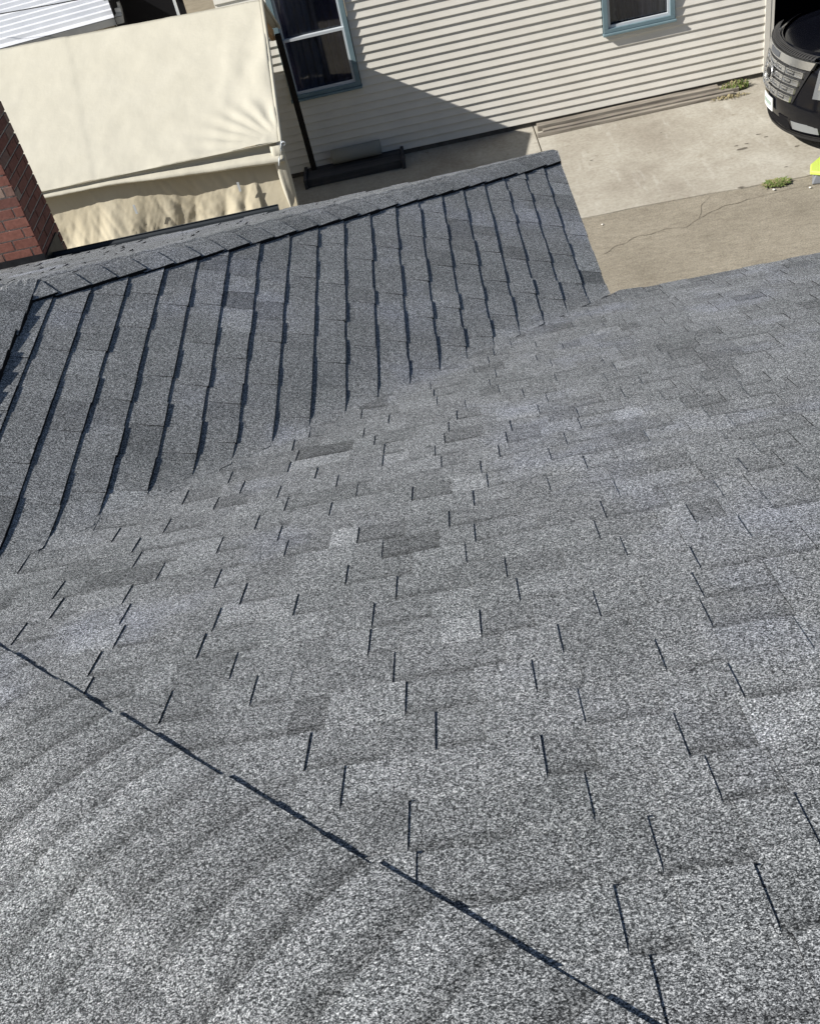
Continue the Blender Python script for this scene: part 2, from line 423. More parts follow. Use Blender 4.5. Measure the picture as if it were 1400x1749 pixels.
# driveway of old asphalt, up to the concrete pad
ya = lambda x: 7.27+.05*math.sin(x*1.3)+.012*math.sin(x*9)+.008*math.sin(x*23)
xs = [-.4+i*.08 for i in range(150)]
mb.grid([[(x, -1.0, -.004) for x in xs], [(x, ya(x)-.3, -.004) for x in xs], [(x, ya(x)+.02, -.004) for x in xs]])
struct(mb.build('driveway', ASPH))
mb = MB()
for xa, xb in ((-7.0, .612), (.632, 12.0)):
    xs = [xa+(xb-xa)*i/60 for i in range(61)]
    mb.grid([[(x, ya(x), -.03) for x in xs], [(x, ya(x), .010) for x in xs], [(x, 10.49, .010) for x in xs]])
    mb.poly([(xa if xa > 0 else xb, 7.2, -.03), (xa if xa > 0 else xb, 10.5, -.03), (xa if xa > 0 else xb, 10.49, .01), (xa if xa > 0 else xb, ya(.6), .01)])
struct(mb.build('concrete_pad', CONC))
CRACK = mat('crack_dark', (.15,.13,.10), .95)
def wiggle(pts, wd, z, mb, seed, amp=.02, sub=14):
    rnd = random.Random(seed); P_ = []
    for i in range(len(pts)-1):
        for j in range(sub):
            t = j/sub; x = pts[i][0]*(1-t)+pts[i+1][0]*t; y = pts[i][1]*(1-t)+pts[i+1][1]*t
            P_.append((x+amp*noise.noise(Vector((x*5, y*5, seed))), y+amp*noise.noise(Vector((x*5, y*5, seed+9)))))
    P_.append(pts[-1])
    l, r_ = [], []
    for i, p in enumerate(P_):
        q = P_[min(i+1, len(P_)-1)]; o = P_[max(i-1, 0)]; d = Vector((q[0]-o[0], q[1]-o[1])); d.normalize(); ww = wd*rnd.uniform(.4, 1.3)*.5
        l.append((p[0]-d.y*ww, p[1]+d.x*ww, z)); r_.append((p[0]+d.y*ww, p[1]-d.x*ww, z))
    mb.grid([l, r_])
mb = MB()
wiggle([(.9,6.35),(1.4,6.6),(1.9,6.62),(2.3,6.85),(2.75,6.95)], .008, .0, mb, 1, .06)
wiggle([(2.1,6.75),(2.2,7.05),(2.35,7.22)], .005, .0, mb, 2, .05)
wiggle([(2.75,6.95),(3.3,7.0),(3.9,6.85)], .005, .0, mb, 3, .05)
struct(mb.build('driveway_cracks', CRACK))

# ------------------------------------------------------------------ neighbour's house
YW = 10.45
nh = thing('neighbour_house', 'cream house with horizontal lap siding and blue trimmed windows facing the driveway', 'house', (.8, YW, 0))
holes = [(-2.64,-1.64,1.04,2.62), (1.68,2.66,1.0,2.6)]
Z0, CO, X0, X1 = .075, .1035, -3.3, 3.86
mb = MB(); rnd = random.Random(9)
k = 0
while Z0+k*CO < 5.2:
    z0 = Z0+k*CO; z1 = z0+CO
    segs = [(X0, X1)]
    for hx0, hx1, hz0, hz1 in holes:
        if z1 > hz0+.045 and z0 < hz1-.02:
            ns = []
            for a, b in segs:
                if hx0 > a and hx1 < b: ns += [(a, hx0), (hx1, b)]
                else: ns.append((a, b))
            segs = ns
    for a, b in segs:
        cuts = [a]
        x = a
        if b-a > 2.5 and k % 2 == 0:
            cuts.append(a+(b-a)*rnd.uniform(.25, .75))
        cuts.append(b)
        for i in range(len(cuts)-1):
            xa, xb = cuts[i]+(.0 if i == 0 else -.012), cuts[i+1]; dp = .0 if i == 0 else .0012
            n_ = max(2, int((xb-xa)/.35)); pro = [(.0, -.006), (.003, -.0200), (.009, -.0212), (.5*CO, -.0118), (CO-.001, -.002)]
            rows = []
            for (zz, yy) in [(0, .004)]+pro:
                rows.append([Vector((xa+(xb-xa)*j/n_, YW+yy-dp, z0+zz+.0015*noise.noise(Vector(((xa+(xb-xa)*j/n_)*1.2, k*3.1, 0))))) for j in range(n_+1)])
            mb.grid(rows)
    k += 1
mb.build('siding', SIDING, nh)
mb = MB(); mb.box(X0, -2.64, YW+.03, YW+.12, 0, 5.2); mb.box(-1.64, 1.68, YW+.03, YW+.12, 0, 5.2); mb.box(2.66, X1-.005, YW+.03, YW+.12, 0, 5.2)
mb.box(-2.64, -1.64, YW+.03, YW+.12, 0, 1.04); mb.box(-2.64, -1.64, YW+.03, YW+.12, 2.62, 5.2); mb.box(1.68, 2.66, YW+.03, YW+.12, 0, .95); mb.box(1.68, 2.66, YW+.03, YW+.12, 2.6, 5.2)
mb.box(X0, X0+.09, YW+.12, YW+7, 0, 5.2)
mb.box(X1-.09, X1-.005, YW+.12, YW+6, 0, 5.2); mb.build('wall_core', SIDING, nh)
mb = MB(); mb.box(X0, X1-.02, YW-.0, YW+.028, .01, Z0+.004); mb.build('foundation', FOUND, nh)
mb = MB(); mb.box(X1, X1+.07, YW-.03, YW+.10, .07, 2.7); mb.box(X1+.07, X1+.12, YW-.025, YW+.3, .02, 2.7); mb.build('corner_post', SIDING, nh)
mb = MB()   # open garage beyond the corner
gx0, gx1 = X1+.12, 7.6
mb.poly([(gx0,YW+5.9,0),(gx1,YW+5.9,0),(gx1,YW+5.9,2.7),(gx0,YW+5.9,2.7)]); mb.poly([(gx0+.0,YW+.3,0),(gx0,YW+5.9,0),(gx0,YW+5.9,2.7),(gx0,YW+.3,2.7)])
mb.poly([(gx1,YW+.1,0),(gx1,YW+5.9,0),(gx1,YW+5.9,2.7),(gx1,YW+.1,2.7)]); mb.poly([(gx0,YW,2.68),(gx1,YW,2.68),(gx1,YW+5.9,2.68),(gx0,YW+5.9,2.68)]); mb.poly([(gx0,YW+.1,.013),(gx1,YW+.1,.013),(gx1,YW+5.9,.013),(gx0,YW+5.9,.013)])
mb.build('garage_interior', DARK, nh)
mb = MB(); mb.box(X1+.07, 8.6, YW, YW+.12, 2.7, 5.2); mb.box(7.6, 8.6, YW, YW+.12, 0, 2.7); mb.build('garage_front', SIDING, nh)
mb = MB(); mb.hull([(X0-.4,YW-.45,5.15),(8.9,YW-.45,5.15),(8.9,YW+7.4,5.15),(X0-.4,YW+7.4,5.15)], [(X0+1,YW+3.4,7.0),(7.5,YW+3.4,7.0),(7.5,YW+3.6,7.0),(X0+1,YW+3.6,7.0)]); mb.build('roof', SH, nh)

def window(x0, x1, z0, z1, railz, seed):
    """picture-frame casing, white sashes, glass, curtain"""
    mb = MB(); c = .065; y0, y1 = YW-.055, YW+.03
    mb.box(x0, x0+c, y0, y1, z0+c, z1-c); mb.box(x1-c, x1, y0, y1, z0+c, z1-c); mb.box(x0, x1, y0, y1, z1-c, z1); mb.box(x0, x1, y0, y1, z0+.02, z0+c)
    mb.hull([(x0-.012,y0-.03,z0-.012),(x1+.012,y0-.03,z0-.012),(x1+.012,y1,z0-.012),(x0-.012,y1,z0-.012)], [(x0-.012,y0-.03,z0+.014),(x1+.012,y0-.03,z0+.014),(x1+.012,y1,z0+.02),(x0-.012,y1,z0+.02)])
    fr = mb.build('window', TRIM, nh, bevel=.003)
    a0, a1, b0, b1 = x0+c, x1-c, z0+c, z1-c
    mb = MB(); s = .032
    def sash(u0, u1, w0, w1, y):
        mb.box(u0, u0+s, y, y+.03, w0, w1); mb.box(u1-s, u1, y, y+.03, w0, w1); mb.box(u0+s, u1-s, y, y+.03, w0, w0+s); mb.box(u0+s, u1-s, y, y+.03, w1-s, w1)
    sash(a0, a1, b0, railz+.02, YW-.02); sash(a0, a1, railz-.012, b1, YW+.012)
    mb.build('sash', WHITE, fr)
    mb = MB(); mb.box(a0+.01, a1-.01, YW+.045, YW+.049, b0, railz); mb.box(a0+.01, a1-.01, YW+.052, YW+.056, railz, b1); mb.build('pane', PANE, fr)
    # curtain and the dark room
    mb = MB(); n_ = 60; rows = []
    for zz in (b0-.1, b1+.1):
        rows.append([Vector((a0-.05+(a1-a0+.1)*j/n_, YW+.10+.02*math.sin(j*.8+seed)+.012*math.sin(j*1.9), zz)) for j in range(n_+1)])
    mb.grid(rows); mb.build('curtain', CURT[seed % 2], fr)
    return fr
def pane_mat():
    m = bpy.data.materials.new('window_pane'); m.use_nodes = True; t = m.node_tree; t.nodes.clear()
    o = t.nodes.new('ShaderNodeOutputMaterial'); g = t.nodes.new('ShaderNodeBsdfGlossy'); g.inputs['Roughness'].default_value = .02
    g.inputs['Color'].default_value = (.9,.93,1,1)
    tr = t.nodes.new('ShaderNodeBsdfTransparent'); tr.inputs[0].default_value = (.85,.88,.92,1); mx = t.nodes.new('ShaderNodeMixShader'); fr = t.nodes.new('ShaderNodeFresnel'); fr.inputs[0].default_value = 1.5
    t.links.new(fr.outputs[0], mx.inputs[0]); t.links.new(tr.outputs[0], mx.inputs[1]); t.links.new(g.outputs[0], mx.inputs[2]); t.links.new(mx.outputs[0], o.inputs[0]); return m
PANE = pane_mat()
def curtain_mat(name, stops):
    m = mat(name, (.05,.05,.05), .9); n = N(m); s = n.node('ShaderNodeSeparateXYZ'); n.link(n.co, s.inputs[0])
    f = n.math('ADD', n.math('MULTIPLY', s.outputs[0], 1.0), n.math('MULTIPLY', n.noise(2.5, 3), .25))
    n.color(n.ramp(n.math('FRACT', f), stops)); return m
CURT = [curtain_mat('patterned_curtain', [(0,(.05,.055,.09)), (.35,(.08,.07,.13)), (.45,(.30,.17,.30)), (.6,(.40,.33,.40)), (.68,(.12,.15,.24)), (1,(.08,.11,.18))]),
        curtain_mat('plain_curtain', [(0,(.05,.055,.08)), (.30,(.07,.07,.10)), (.36,(.34,.29,.30)), (.8,(.36,.345,.29)), (1,(.12,.12,.12))])]
window(-2.63, -1.65, 1.03, 2.61, 1.76, 2)
window(1.69, 2.65, .99, 2.59, 1.74, 3)

# ------------------------------------------------------------------ canvas tent
tent = thing('canvas_tent', 'tan canvas gable tent with creased side curtain between the chimney and the cream house', 'tent', (-4.2, 8.3, 0))
E0 = Vector((-2.39, 6.5, 1.90)); R0 = Vector((-2.545, 9.25, 2.57)); B0 = Vector((-2.53, 10.18, 2.01))
E1 = Vector((-7.2, 6.52, 1.93)); R1 = Vector((-7.4, 9.95, 2.575)); B1 = Vector((-7.3, 10.2, 2.3))
mb = MB(); rows = []
nu, nv = 150, 60
for j in range(nv+1):
    v = j/nv; row = []
    for i in range(nu+1):
        u = i/nu; p = E0.lerp(E1, u).lerp(R0.lerp(R1, u), v)
        du = u*4.8
        sag = -.035*math.sin(math.pi*v)*(1-math.exp(-du*2))
        # fan of tension folds into the lower right corner, and along the rake
        ang = math.atan2(v*2.9, du+.02); rr = math.hypot(v*2.9, du)
        fold = .012*math.sin(ang*26+fbm(du, v*2)*2)*math.exp(-((rr-.45)/.5)**2)*min(1, rr*4)
        fold += .010*math.sin((du*1.9+v*1.2)*9+fbm(du*2, v*2, 3)*2.5)*math.exp(-(du/.55)**2)*math.sin(math.pi*min(v*1.05, 1))
        fold += .006*fbm(du*3.2, v*7, 1)+.004*fbm(du*9, v*20, 2)*math.exp(-((v-.03)/.08)**2)
        fold += .008*math.sin(du*7+v*3)*math.exp(-(v/.05)**2)
        step = .007*(1-math.exp(-max(0, du-2.05-.42*v)/.03))*math.exp(-max(0, du-2.05-.42*v)/.9)      # a lapped seam between two panels
        p = p+Vector((0, -.25, 1)).normalized()*(sag+fold+step); row.append(p)
    rows.append(row)
mb.grid(rows); roof_ = mb.build('roof_panel', CANVAS, tent, smooth=True, solid=.003)
mb = MB(); rows = []
for j in range(13):
    v = j/12; rows.append([R0.lerp(R1, i/30).lerp(B0.lerp(B1, i/30), v)+Vector((0,0,-.02*math.sin(math.pi*v))) for i in range(31)])
mb.grid(rows); mb.build('roof_panel', CANVAS, tent, smooth=True, solid=.003)
# rake binding
mb = MB(); mb.tube([E0+Vector((.01,0,0)), E0.lerp(R0,.5)+Vector((.012,0,-.02)), R0+Vector((.01,0,0))], .022); mb.tube([R0+Vector((.01,0,0)), B0+Vector((.01,0,0))], .02); mb.build('rake_binding', CANVAS, tent, smooth=True)
# valance along the front eave: hangs, then rolls out
mb = MB(); rows = []
prof = [(-.012,.004), (.045,-.012), (.075,-.06), (.05,-.115), (-.03,-.165), (-.065,-.20), (-.05,-.235), (-.01,-.24)]
n_ = 160
for k_, (py, pz) in enumerate(prof):
    row = []
    for i in range(n_+1):
        u = i/n_; p = E0.lerp(E1, u); du = u*4.8; sc = .85-.55*min(1, max(0, du-.15)/1.9)
        w_ = .012*fbm(du*2.5, k_*.3, 5)+.006*fbm(du*9, k_*.6, 6)
        row.append(p+Vector((0, py*sc*1.2+w_*(k_ > 0), pz*sc*(1+.12*noise.noise(Vector((du*1.1, 0, 7)))))))
    rows.append(row)
mb.grid(rows); mb.build('valance', CANVAS, tent, smooth=True, solid=.003)
# side curtain
mb = MB(); rows = []
nu, nv = 300, 110
for j in range(nv+1):
    v = j/nv; row = []
    for i in range(nu+1):
        u = i/nu; p = E0.lerp(E1, u); x = p.x; z = (p.z-.06)*(1-v)+.01*v
        d = u*4.8
        big = .085*math.sin(d*3.1+z*1.1+1.2*noise.noise(Vector((d*.9, z*.9, 2))))*min(1, v*3.2)
        mid = .085*(abs(noise.noise(Vector((d*4.2+z*1.3, z*.55, 4))))-.2)*min(1, v*4)
        sm = .034*abs(noise.noise(Vector((d*9-z*4, z*1.8, 8))))+.010*abs(noise.noise(Vector((d*20+z*9, z*7, 9))))+.003*noise.noise(Vector((d*45, z*30, 3)))
        env = min(1, .15+v*2.2)*(1 if d > .38 else .25)
        row.append(Vector((x, p.y+.10-(big+mid+sm)*env-.30*v, z)))
    rows.append(row)
mb.grid(rows); mb.build('side_curtain', CANVAS2, tent, smooth=True)
# corner sleeve and frame
mb = MB(); rows = []
for j in range(21):
    v = j/20; z = E0.z-.03-v*(E0.z-.02); rows.append([Vector((E0.x+.01-.13*a+.008*math.sin(v*9+a*5), E0.y+.02-.045*math.sin(a*math.pi)-.01*math.sin(a*9+v*4), z)) for a in [k/8 for k in range(9)]])
mb.grid(rows); mb.build('corner_sleeve', CANVAS, tent, smooth=True, solid=.004)
mb = MB(); mb.tube([E0+Vector((-.03,.06,-.02)), (E0.x-.03, E0.y+.06, 0)], .024); mb.build('leg', METAL_W, tent, smooth=True)
mb = MB(); mb.beam((B0.x-.02, B0.y-.12, B0.z-.05), (-2.56, 10.30, .14), .075, .075); mb.build('leg', mat('dark_stained_wood', (.012,.010,.009), .8), tent)
mb = MB(); mb.beam((R0.x-.10, R0.y-.1, R0.z-.10), (B0.x-.10, B0.y, B0.z-.08), .05, .12); mb.beam((E0.x-.1, E0.y+.2, E0.z-.03), (R0.x-.1, R0.y-.1, R0.z-.10), .05, .07); mb.build('rafter', WOOD_NEW, tent)
# rope tie at the corner
mb = MB(); mb.tube([E0+Vector((.02,-.02,.01)), E0+Vector((.0,-.05,-.05)), E0+Vector((-.05,-.07,-.15)), E0+Vector((-.07,-.06,-.22))], .009, 6)
mb.tube([E0+Vector((.035+.02*math.cos(a), -.03, -.02+.02*math.sin(a))) for a in [k*.785 for k in range(8)]], .007, 6, True); mb.build('corner_tie', WHITE, tent, smooth=True)
# grommet straps
for x in (-4.13, -2.95):
    mb = MB(); y_ = E0.y+.0; mb.box(x-.012, x+.012, y_-.055, y_-.05, 1.50, 1.60); mb.build('strap', WHITE, tent)

# ------------------------------------------------------------------ timber pile, platform, mat roll
pl = thing('timber_pile', 'two stacked weathered grey brown timbers lying along the foot of the sunny cream wall', 'timbers', (2.1, 10.2, 0))
def plank(mb, x0, x1, y0, y1, z0, z1, seed, skew=0):
    n_ = 26; L = []
    for i in range(n_+1):
        x = x0+(x1-x0)*i/n_; dy = skew*(i/n_); j = lambda k: .006*noise.noise(Vector((x*4, k*3.3, seed)))
        L.append([Vector((x, y0+dy+j(1), z0)), Vector((x, y1+dy+j(2), z0)), Vector((x, y1+dy+j(3), z1+j(4))), Vector((x, y0+dy+j(5), z1+j(6)))])
    vs = [p for r_ in L for p in r_]; fs = [(0,1,2,3), tuple(4*n_+k for k in (3,2,1,0))]
    for i in range(n_):
        for k in range(4): fs.append((i*4+k, i*4+(k+1)%4, i*4+4+(k+1)%4, i*4+4+k)[::-1])
    mb.mesh(vs, fs)
for a in ((.66, 3.2, 10.22, 10.34, .012, .085, 1, .0), (.72, 3.45, 10.09, 10.17, .012, .06, 2, .03), (.86, 3.36, 10.00, 10.06, .012, .05, 3, .02), (.63, 1.1, 10.00, 10.07, .012, .05, 4, .0)):
    mb = MB(); plank(mb, *a); mb.build('timber', WOOD_OLD, pl, bevel=.004)
pf = thing('low_wooden_platform', 'low dark wooden platform against the shaded wall beside the tent', 'platform', (-2.0, 10.15, 0))
mb = MB(); mb.box(-2.66, -1.30, 9.97, 10.40, .012, .12); mb.build('platform_top', WOOD_DARK, pf, bevel=.004)
mb = MB(); mb.box(-2.71, -2.665, 9.93, 10.42, .012, .14); mb.build('end_board', WOOD_DARK, pf, bevel=.003); mb = MB(); mb.box(-1.295, -1.25, 9.93, 10.42, .012, .14); mb.build('end_board', WOOD_DARK, pf, bevel=.003)
mr = MB(); pts = []
for k in range(34):
    a = k*.42; r_ = .105-.0016*k; pts.append((r_*math.cos(a), r_*math.sin(a)))
rows = [[Vector((x, 10.30+p[0], .125+.105+p[1])) for p in pts] for x in (-2.27, -1.95, -1.66)]
rows.append([Vector((-1.56, 10.31+p[0]*.97, .125+.105+p[1]*.97)) for p in pts])
mr.grid(rows); tag(mr.build('rolled_mat', mat('grey_mat', (.24,.25,.24), .9), smooth=True, solid=.006), 'rolled up grey mat lying on the dark wooden platform', 'mat roll')

# ------------------------------------------------------------------ weeds, grass, pebbles
def tuft(name, label, cat, c, spread, n, hgt, m1, m2, seed, flat=False):
    t = thing(name, label, cat, (c[0], c[1], .01)); rnd = random.Random(seed)
    for nm, mm, q in (('leaves', m1, n), ('dry_stems', m2, n//2)):
        mb = MB()
        for i in range(q):
            a = rnd.random()*6.28; r_ = rnd.random()**.6; x = c[0]+spread[0]*r_*math.cos(a); y = c[1]+spread[1]*r_*math.sin(a)
            h = hgt*rnd.uniform(.3, 1)*(1-.4*r_); b = rnd.random()*6.28; L_ = rnd.uniform(.02, .05); w_ = rnd.uniform(.004, .010)
            d = Vector((math.cos(b), math.sin(b), 0)); s_ = Vector((-d.y, d.x, 0))*w_; base = Vector((x, y, .012)); mid_ = base+d*L_*.5+Vector((0,0,h*.8)); tip = base+d*L_*1.4+Vector((0,0,h*(.6 if rnd.random() < .5 else 1)))
            mb.poly([base-s_*.5, base+s_*.5, mid_+s_, mid_-s_]); mb.poly([mid_-s_, mid_+s_, tip])
        mb.build(nm, mm, t)
    return t
tuft('weed_clump', 'scraggly green weeds growing at the end of the timber pile near the black car', 'weeds', (3.42, 10.22), (.20, .09), 170, .16, LEAF, LEAF_DRY, 1)
tuft('weed_clump', 'dry brown weeds in front of the timber pile end', 'weeds', (3.28, 9.96), (.26, .05), 60, .06, LEAF_DRY, LEAF_DRY, 2)
tuft('grass_tuft', 'small low green grass tuft in the joint between concrete and asphalt', 'grass tuft', (3.12, 7.17), (.15, .085), 420, .05, LEAF, LEAF_DRY, 3)
PEB = mat('white_stone', (.75,.73,.68), .8)
def pebble(c, r_, label, seed):
    mb = MB(); n_ = 8; rnd = random.Random(seed); rows = []
    for j in range(6):
        t = math.pi*j/5; rows.append([Vector((c[0]+r_*math.sin(t)*math.cos(k*2*math.pi/n_)*1.2, c[1]+r_*math.sin(t)*math.sin(k*2*math.pi/n_), .004+r_*.6*(1-math.cos(t))*.9)) for k in range(n_+1)])
    mb.grid(rows); tag(mb.build('pebble', PEB, smooth=True), label, 'pebble', 'white pebbles on the driveway')
pebble((3.05, 7.03), .016, 'white pebble lying just below the grass tuft', 1); pebble((3.43, 6.90), .014, 'white pebble on the asphalt beside the yellow lidded box', 2)
pebble((1.02, 7.05), .012, 'white pebble on asphalt close to the roof corner', 3)

# ------------------------------------------------------------------ yellow-lidded box
yb = thing('yellow_lidded_box', 'bright yellow lid on a low grey box at the right edge of the driveway', 'box', (3.85, 7.15, 0))
YEL = noisy('neon_plastic', (.50,.62,.10), (.56,.68,.14), 5, .45, .05); GREYP = noisy('grey_plastic', (.16,.17,.19), (.22,.23,.25), 6, .5, .1)
mb = MB(); b_ = [(3.47,6.98),(4.2,6.86),(4.26,7.32),(3.62,7.42)]
mb.hull([(x, y, .0) for x, y in b_], [(3.52,7.01,.10),(4.2,6.90,.10),(4.24,7.30,.10),(3.64,7.38,.10)]); mb.build('box_body', GREYP, yb, bevel=.012)
t_ = [(3.46,7.04),(3.60,6.93),(4.25,6.82),(4.3,7.36),(3.78,7.47),(3.52,7.22)]
mb = MB(); mb.hull([(x, y, .095) for x, y in t_], [(x*.985+.015*3.9, y*.985+.015*7.15, .14) for x, y in t_]); lid = mb.build('lid', YEL, yb, bevel=.012)
mb = MB(); rnd = random.Random(3)
for i in range(5):
    x = 3.62+i*.035; mb.tube([(x, 7.02-.005*i, .143), (x+.012, 7.035-.005*i+.01*rnd.random(), .143), (x+.02, 7.01-.005*i, .143), (x+.03, 7.03-.005*i, .143)], .0022, 4)
mb.build('lid_marking', mat('olive_ink', (.2,.25,.03), .6), lid)

# ------------------------------------------------------------------ far shed, white ribbed roof, cables
sh = thing('white_roofed_shed', 'low shed with white ribbed metal roof far behind the tent', 'shed', (-7.4, 14.5, 0))
A = Vector((-5.02, 12.55, 2.02)); Bv = Vector((-5.75, 15.2, 2.5)); Cv = Vector((-11.5, 12.0, 2.05)); Dv = Vector((-12.2, 15.0, 2.5))
Bv = A+Vector((-.85, 2.9, .42)); 
mb = MB(); rows = []
nrm = Vector((0,-.15,1)).normalized(); nr = 22
for j in range(2): rows.append([])
prof = []
for k in range(nr):
    for o_, h_ in ((0,0),(.62,0),(.68,.05),(.80,.05),(.84,0)): prof.append(((k+o_)/nr, h_))
prof.append((1, 0))
a0 = A; a1 = A+Vector((-.95, 5.4, .5)); dirn = Vector((-7.5, -1.15, .02))
rows = [[a0.lerp(a1, t)+nrm*h_ for t, h_ in prof], [a0.lerp(a1, t)+dirn+nrm*h_ for t, h_ in prof]]
mb.grid(rows); mb.build('ribbed_roof', METAL_W, sh)
mb = MB(); mb.hull([a0+Vector((0,0,-.10)), a1+Vector((0,0,-.10)), a1+dirn+Vector((0,0,-.10)), a0+dirn+Vector((0,0,-.10))], [a0+Vector((0,0,-.01)), a1+Vector((0,0,-.01)), a1+dirn+Vector((0,0,-.01)), a0+dirn+Vector((0,0,-.01))]); mb.build('roof_edge', FASCIA, sh)
mb = MB(); mb.hull([(a0.x-.2,a0.y+.2,0),(a1.x-.2,a1.y-.2,0),((a1+dirn).x+.2,(a1+dirn).y-.2,0),((a0+dirn).x+.2,(a0+dirn).y+.2,0)], [(a0.x-.2,a0.y+.2,1.9),(a1.x-.2,a1.y-.2,2.3),((a1+dirn).x+.2,(a1+dirn).y-.2,2.3),((a0+dirn).x+.2,(a0+dirn).y+.2,1.9)]); mb.build('wall', STUCCO, sh)
# dark-mouthed lean-to with a grey-green fascia
lt = thing('open_lean_to', 'grey green trimmed lean-to with a black open mouth behind the tent ridge', 'lean-to', (-4.6, 13.5, 0))
mb = MB(); mb.box(-5.17, -4.12, 12.42, 12.50, 2.27, 2.62); mb.build('fascia_board', noisy('grey_green_paint', (.22,.27,.27), (.28,.33,.33), 5, .6, .1), lt)
mb = MB(); mb.poly([(-5.15,13.2,0),(-4.2,13.2,0),(-4.2,13.2,2.3),(-5.15,13.2,2.3)]); mb.poly([(-5.13,12.5,0),(-5.13,13.2,0),(-5.13,13.2,2.3),(-5.13,12.5,2.3)]); mb.build('dark_opening', DARK, lt)
mb = MB(); mb.box(-4.20, -4.165, 12.42, 12.46, 0, 2.27); mb.build('white_post', WHITE, lt)
mb = MB(); mb.hull([(-5.2,12.38,2.62),(-4.1,12.38,2.62),(-4.1,13.3,2.7),(-5.2,13.3,2.7)], [(-5.2,12.38,2.66),(-4.1,12.38,2.66),(-4.1,13.3,2.74),(-5.2,13.3,2.74)]); mb.build('roof_sheet', METAL_DK, lt)
BLK = mat('black_cable', (.02,.02,.022), .6)
def cable(a, b, sag, label):
    mb = MB(); a = Vector(a); b = Vector(b); mb.tube([a.lerp(b, t/16)+Vector((0,0,-sag*4*(t/16)*(1-t/16))) for t in range(17)], .007, 6)
    tag(mb.build('overhead_cable', BLK, smooth=True), label, 'cable', 'thin black cables over the white roof')

cable((-5.05, 11.2, 2.60), (-14.0, 13.2, 2.9), .10, 'lower thin black cable crossing over the white ribbed roof to the lean-to corner')
cable((-5.2, 11.75, 2.66), (-14.0, 13.6, 3.1), .08, 'upper thin black cable crossing over the white ribbed roof')

# ------------------------------------------------------------------ parked SUV (nose towards the left, parallel to the wall)
CARP = mat('black_car_paint', (.003,.0035,.006), .16, 0, .3); CARP.node_tree.nodes['Principled BSDF'].inputs['Coat Weight'].default_value = .25
CARP.node_tree.nodes['Principled BSDF'].inputs['Coat Roughness'].default_value = .03
CHROME = mat('chrome', (.85,.86,.87), .30, 1.0, .5)
BLKP = noisy('black_plastic', (.012,.012,.013), (.022,.022,.024), 20, .5, .1)
CLEAR = mat('lamp_lens', (.42,.45,.49), .12, .7, .8); TYRE = mat('tyre_rubber', (.02,.02,.021), .85); RIM = mat('alloy_rim', (.45,.46,.48), .3, 1.0)
CY, HW, XB, XE = 8.43, .98, 3.37, 8.35
car = thing('parked_suv', 'black sport utility vehicle with chrome grid grille, nose at the cream house corner', 'car', (XB+2.4, CY, 0))
def nose(t, z):
    """x of the nose surface, t in -1..1 across, z height"""
    return XB+.36*abs(t)**2.6+.05*abs(t)+max(0, z-.62)*.20+max(0, .42-z)*.30
def ring(z, ins, n=28):
    """plan outline at height z, inset ins"""
    out = []; hw = HW-ins
    for i in range(n+1):
        t = -1+2*i/n; out.append(Vector((nose(t, z)+ins*.3, CY+hw*t*(1-.0*t*t), z)))
    m = 14
    for i in range(1, m+1): out.append(Vector((nose(1, z)+(XE-.2-nose(1, z))*i/m, CY+hw, z)))
    for i in range(n+1):
        t = 1-2*i/n; out.append(Vector((XE-.18*abs(t)**3-ins, CY+hw*t, z)))
    for i in range(1, m): out.append(Vector((nose(1, z)+(XE-.2-nose(1, z))*(m-i)/m, CY-hw, z)))
    return out
levels = [(.20,.10),(.26,.03),(.40,.0),(.56,.0),(.60,.018),(.74,.022),(.90,.03),(1.00,.05),(1.06,.08),(1.10,.13),(1.125,.20)]
rg = [ring(z, i_) for z, i_ in levels]; mb = MB(); mb.grid([r_+[r_[0]] for r_ in rg]); mb.poly(rg[0][::-1]); mb.build('body', CARP, car, smooth=True)
# bonnet: domed panel with a raised centre
mb = MB(); rows = []
for i in range(25):
    u = i/24; row = []
    for j in range(33):
        t = -1+2*j/32; hw = HW-.10-.04*u; x0_ = nose(t, 1.07)+.05+.04*abs(t); x = x0_+(4.95-x0_)*u
        z = 1.075+.12*math.sin(min(u*1.25, 1)*math.pi/2)*(1-.28*t*t)+.018*math.exp(-((abs(t)-.55)/.10)**2)*min(1, u*3)-.06*max(0, abs(t)-.85)*4*0
        z -= .10*max(0, (abs(t)-.88)/.12)**2
        row.append(Vector((x, CY+hw*t, z)))
    rows.append(row)
mb.grid(rows); mb.build('bonnet', CARP, car, smooth=True, solid=.01)
# cabin
mb = MB(); gl = MB(); cab = []
for z, x0_, x1_, hw in ((1.12, 4.75, 8.28, .93), (1.18, 4.9, 8.26, .93), (1.66, 5.55, 8.05, .74), (1.74, 5.9, 7.9, .66), (1.77, 6.2, 7.7, .5)):
    cab.append([Vector((x0_+.06*abs(t)**2, CY+hw*t, z)) for t in [-1+.2*k for k in range(11)]]+[Vector((x1_-.05*abs(t)**2, CY-hw*t, z)) for t in [-1+.2*k for k in range(11)]])
mb.grid([r_+[r_[0]] for r_ in cab]); mb.poly(cab[-1]); mb.build('cabin', CARP, car, smooth=True)
mb = MB(); a, b = cab[1], cab[2]
q = [a[0].lerp(b[0], .06)+Vector((-.012,.05,.004)), a[10].lerp(b[10], .06)+Vector((-.012,-.05,.004)), b[10].lerp(a[10], .06)+Vector((-.012,-.05,.004)), b[0].lerp(a[0], .06)+Vector((-.012,.05,.004))]
n_ = 8; mb.grid([[ (q[0].lerp(q[1], k/n_)).lerp(q[3].lerp(q[2], k/n_), j/4)+Vector((-.05*(1-((2*k/n_)-1)**2),0,.0)) for k in range(n_+1)] for j in range(5)]); mb.build('windscreen', GLASS, car, smooth=True)
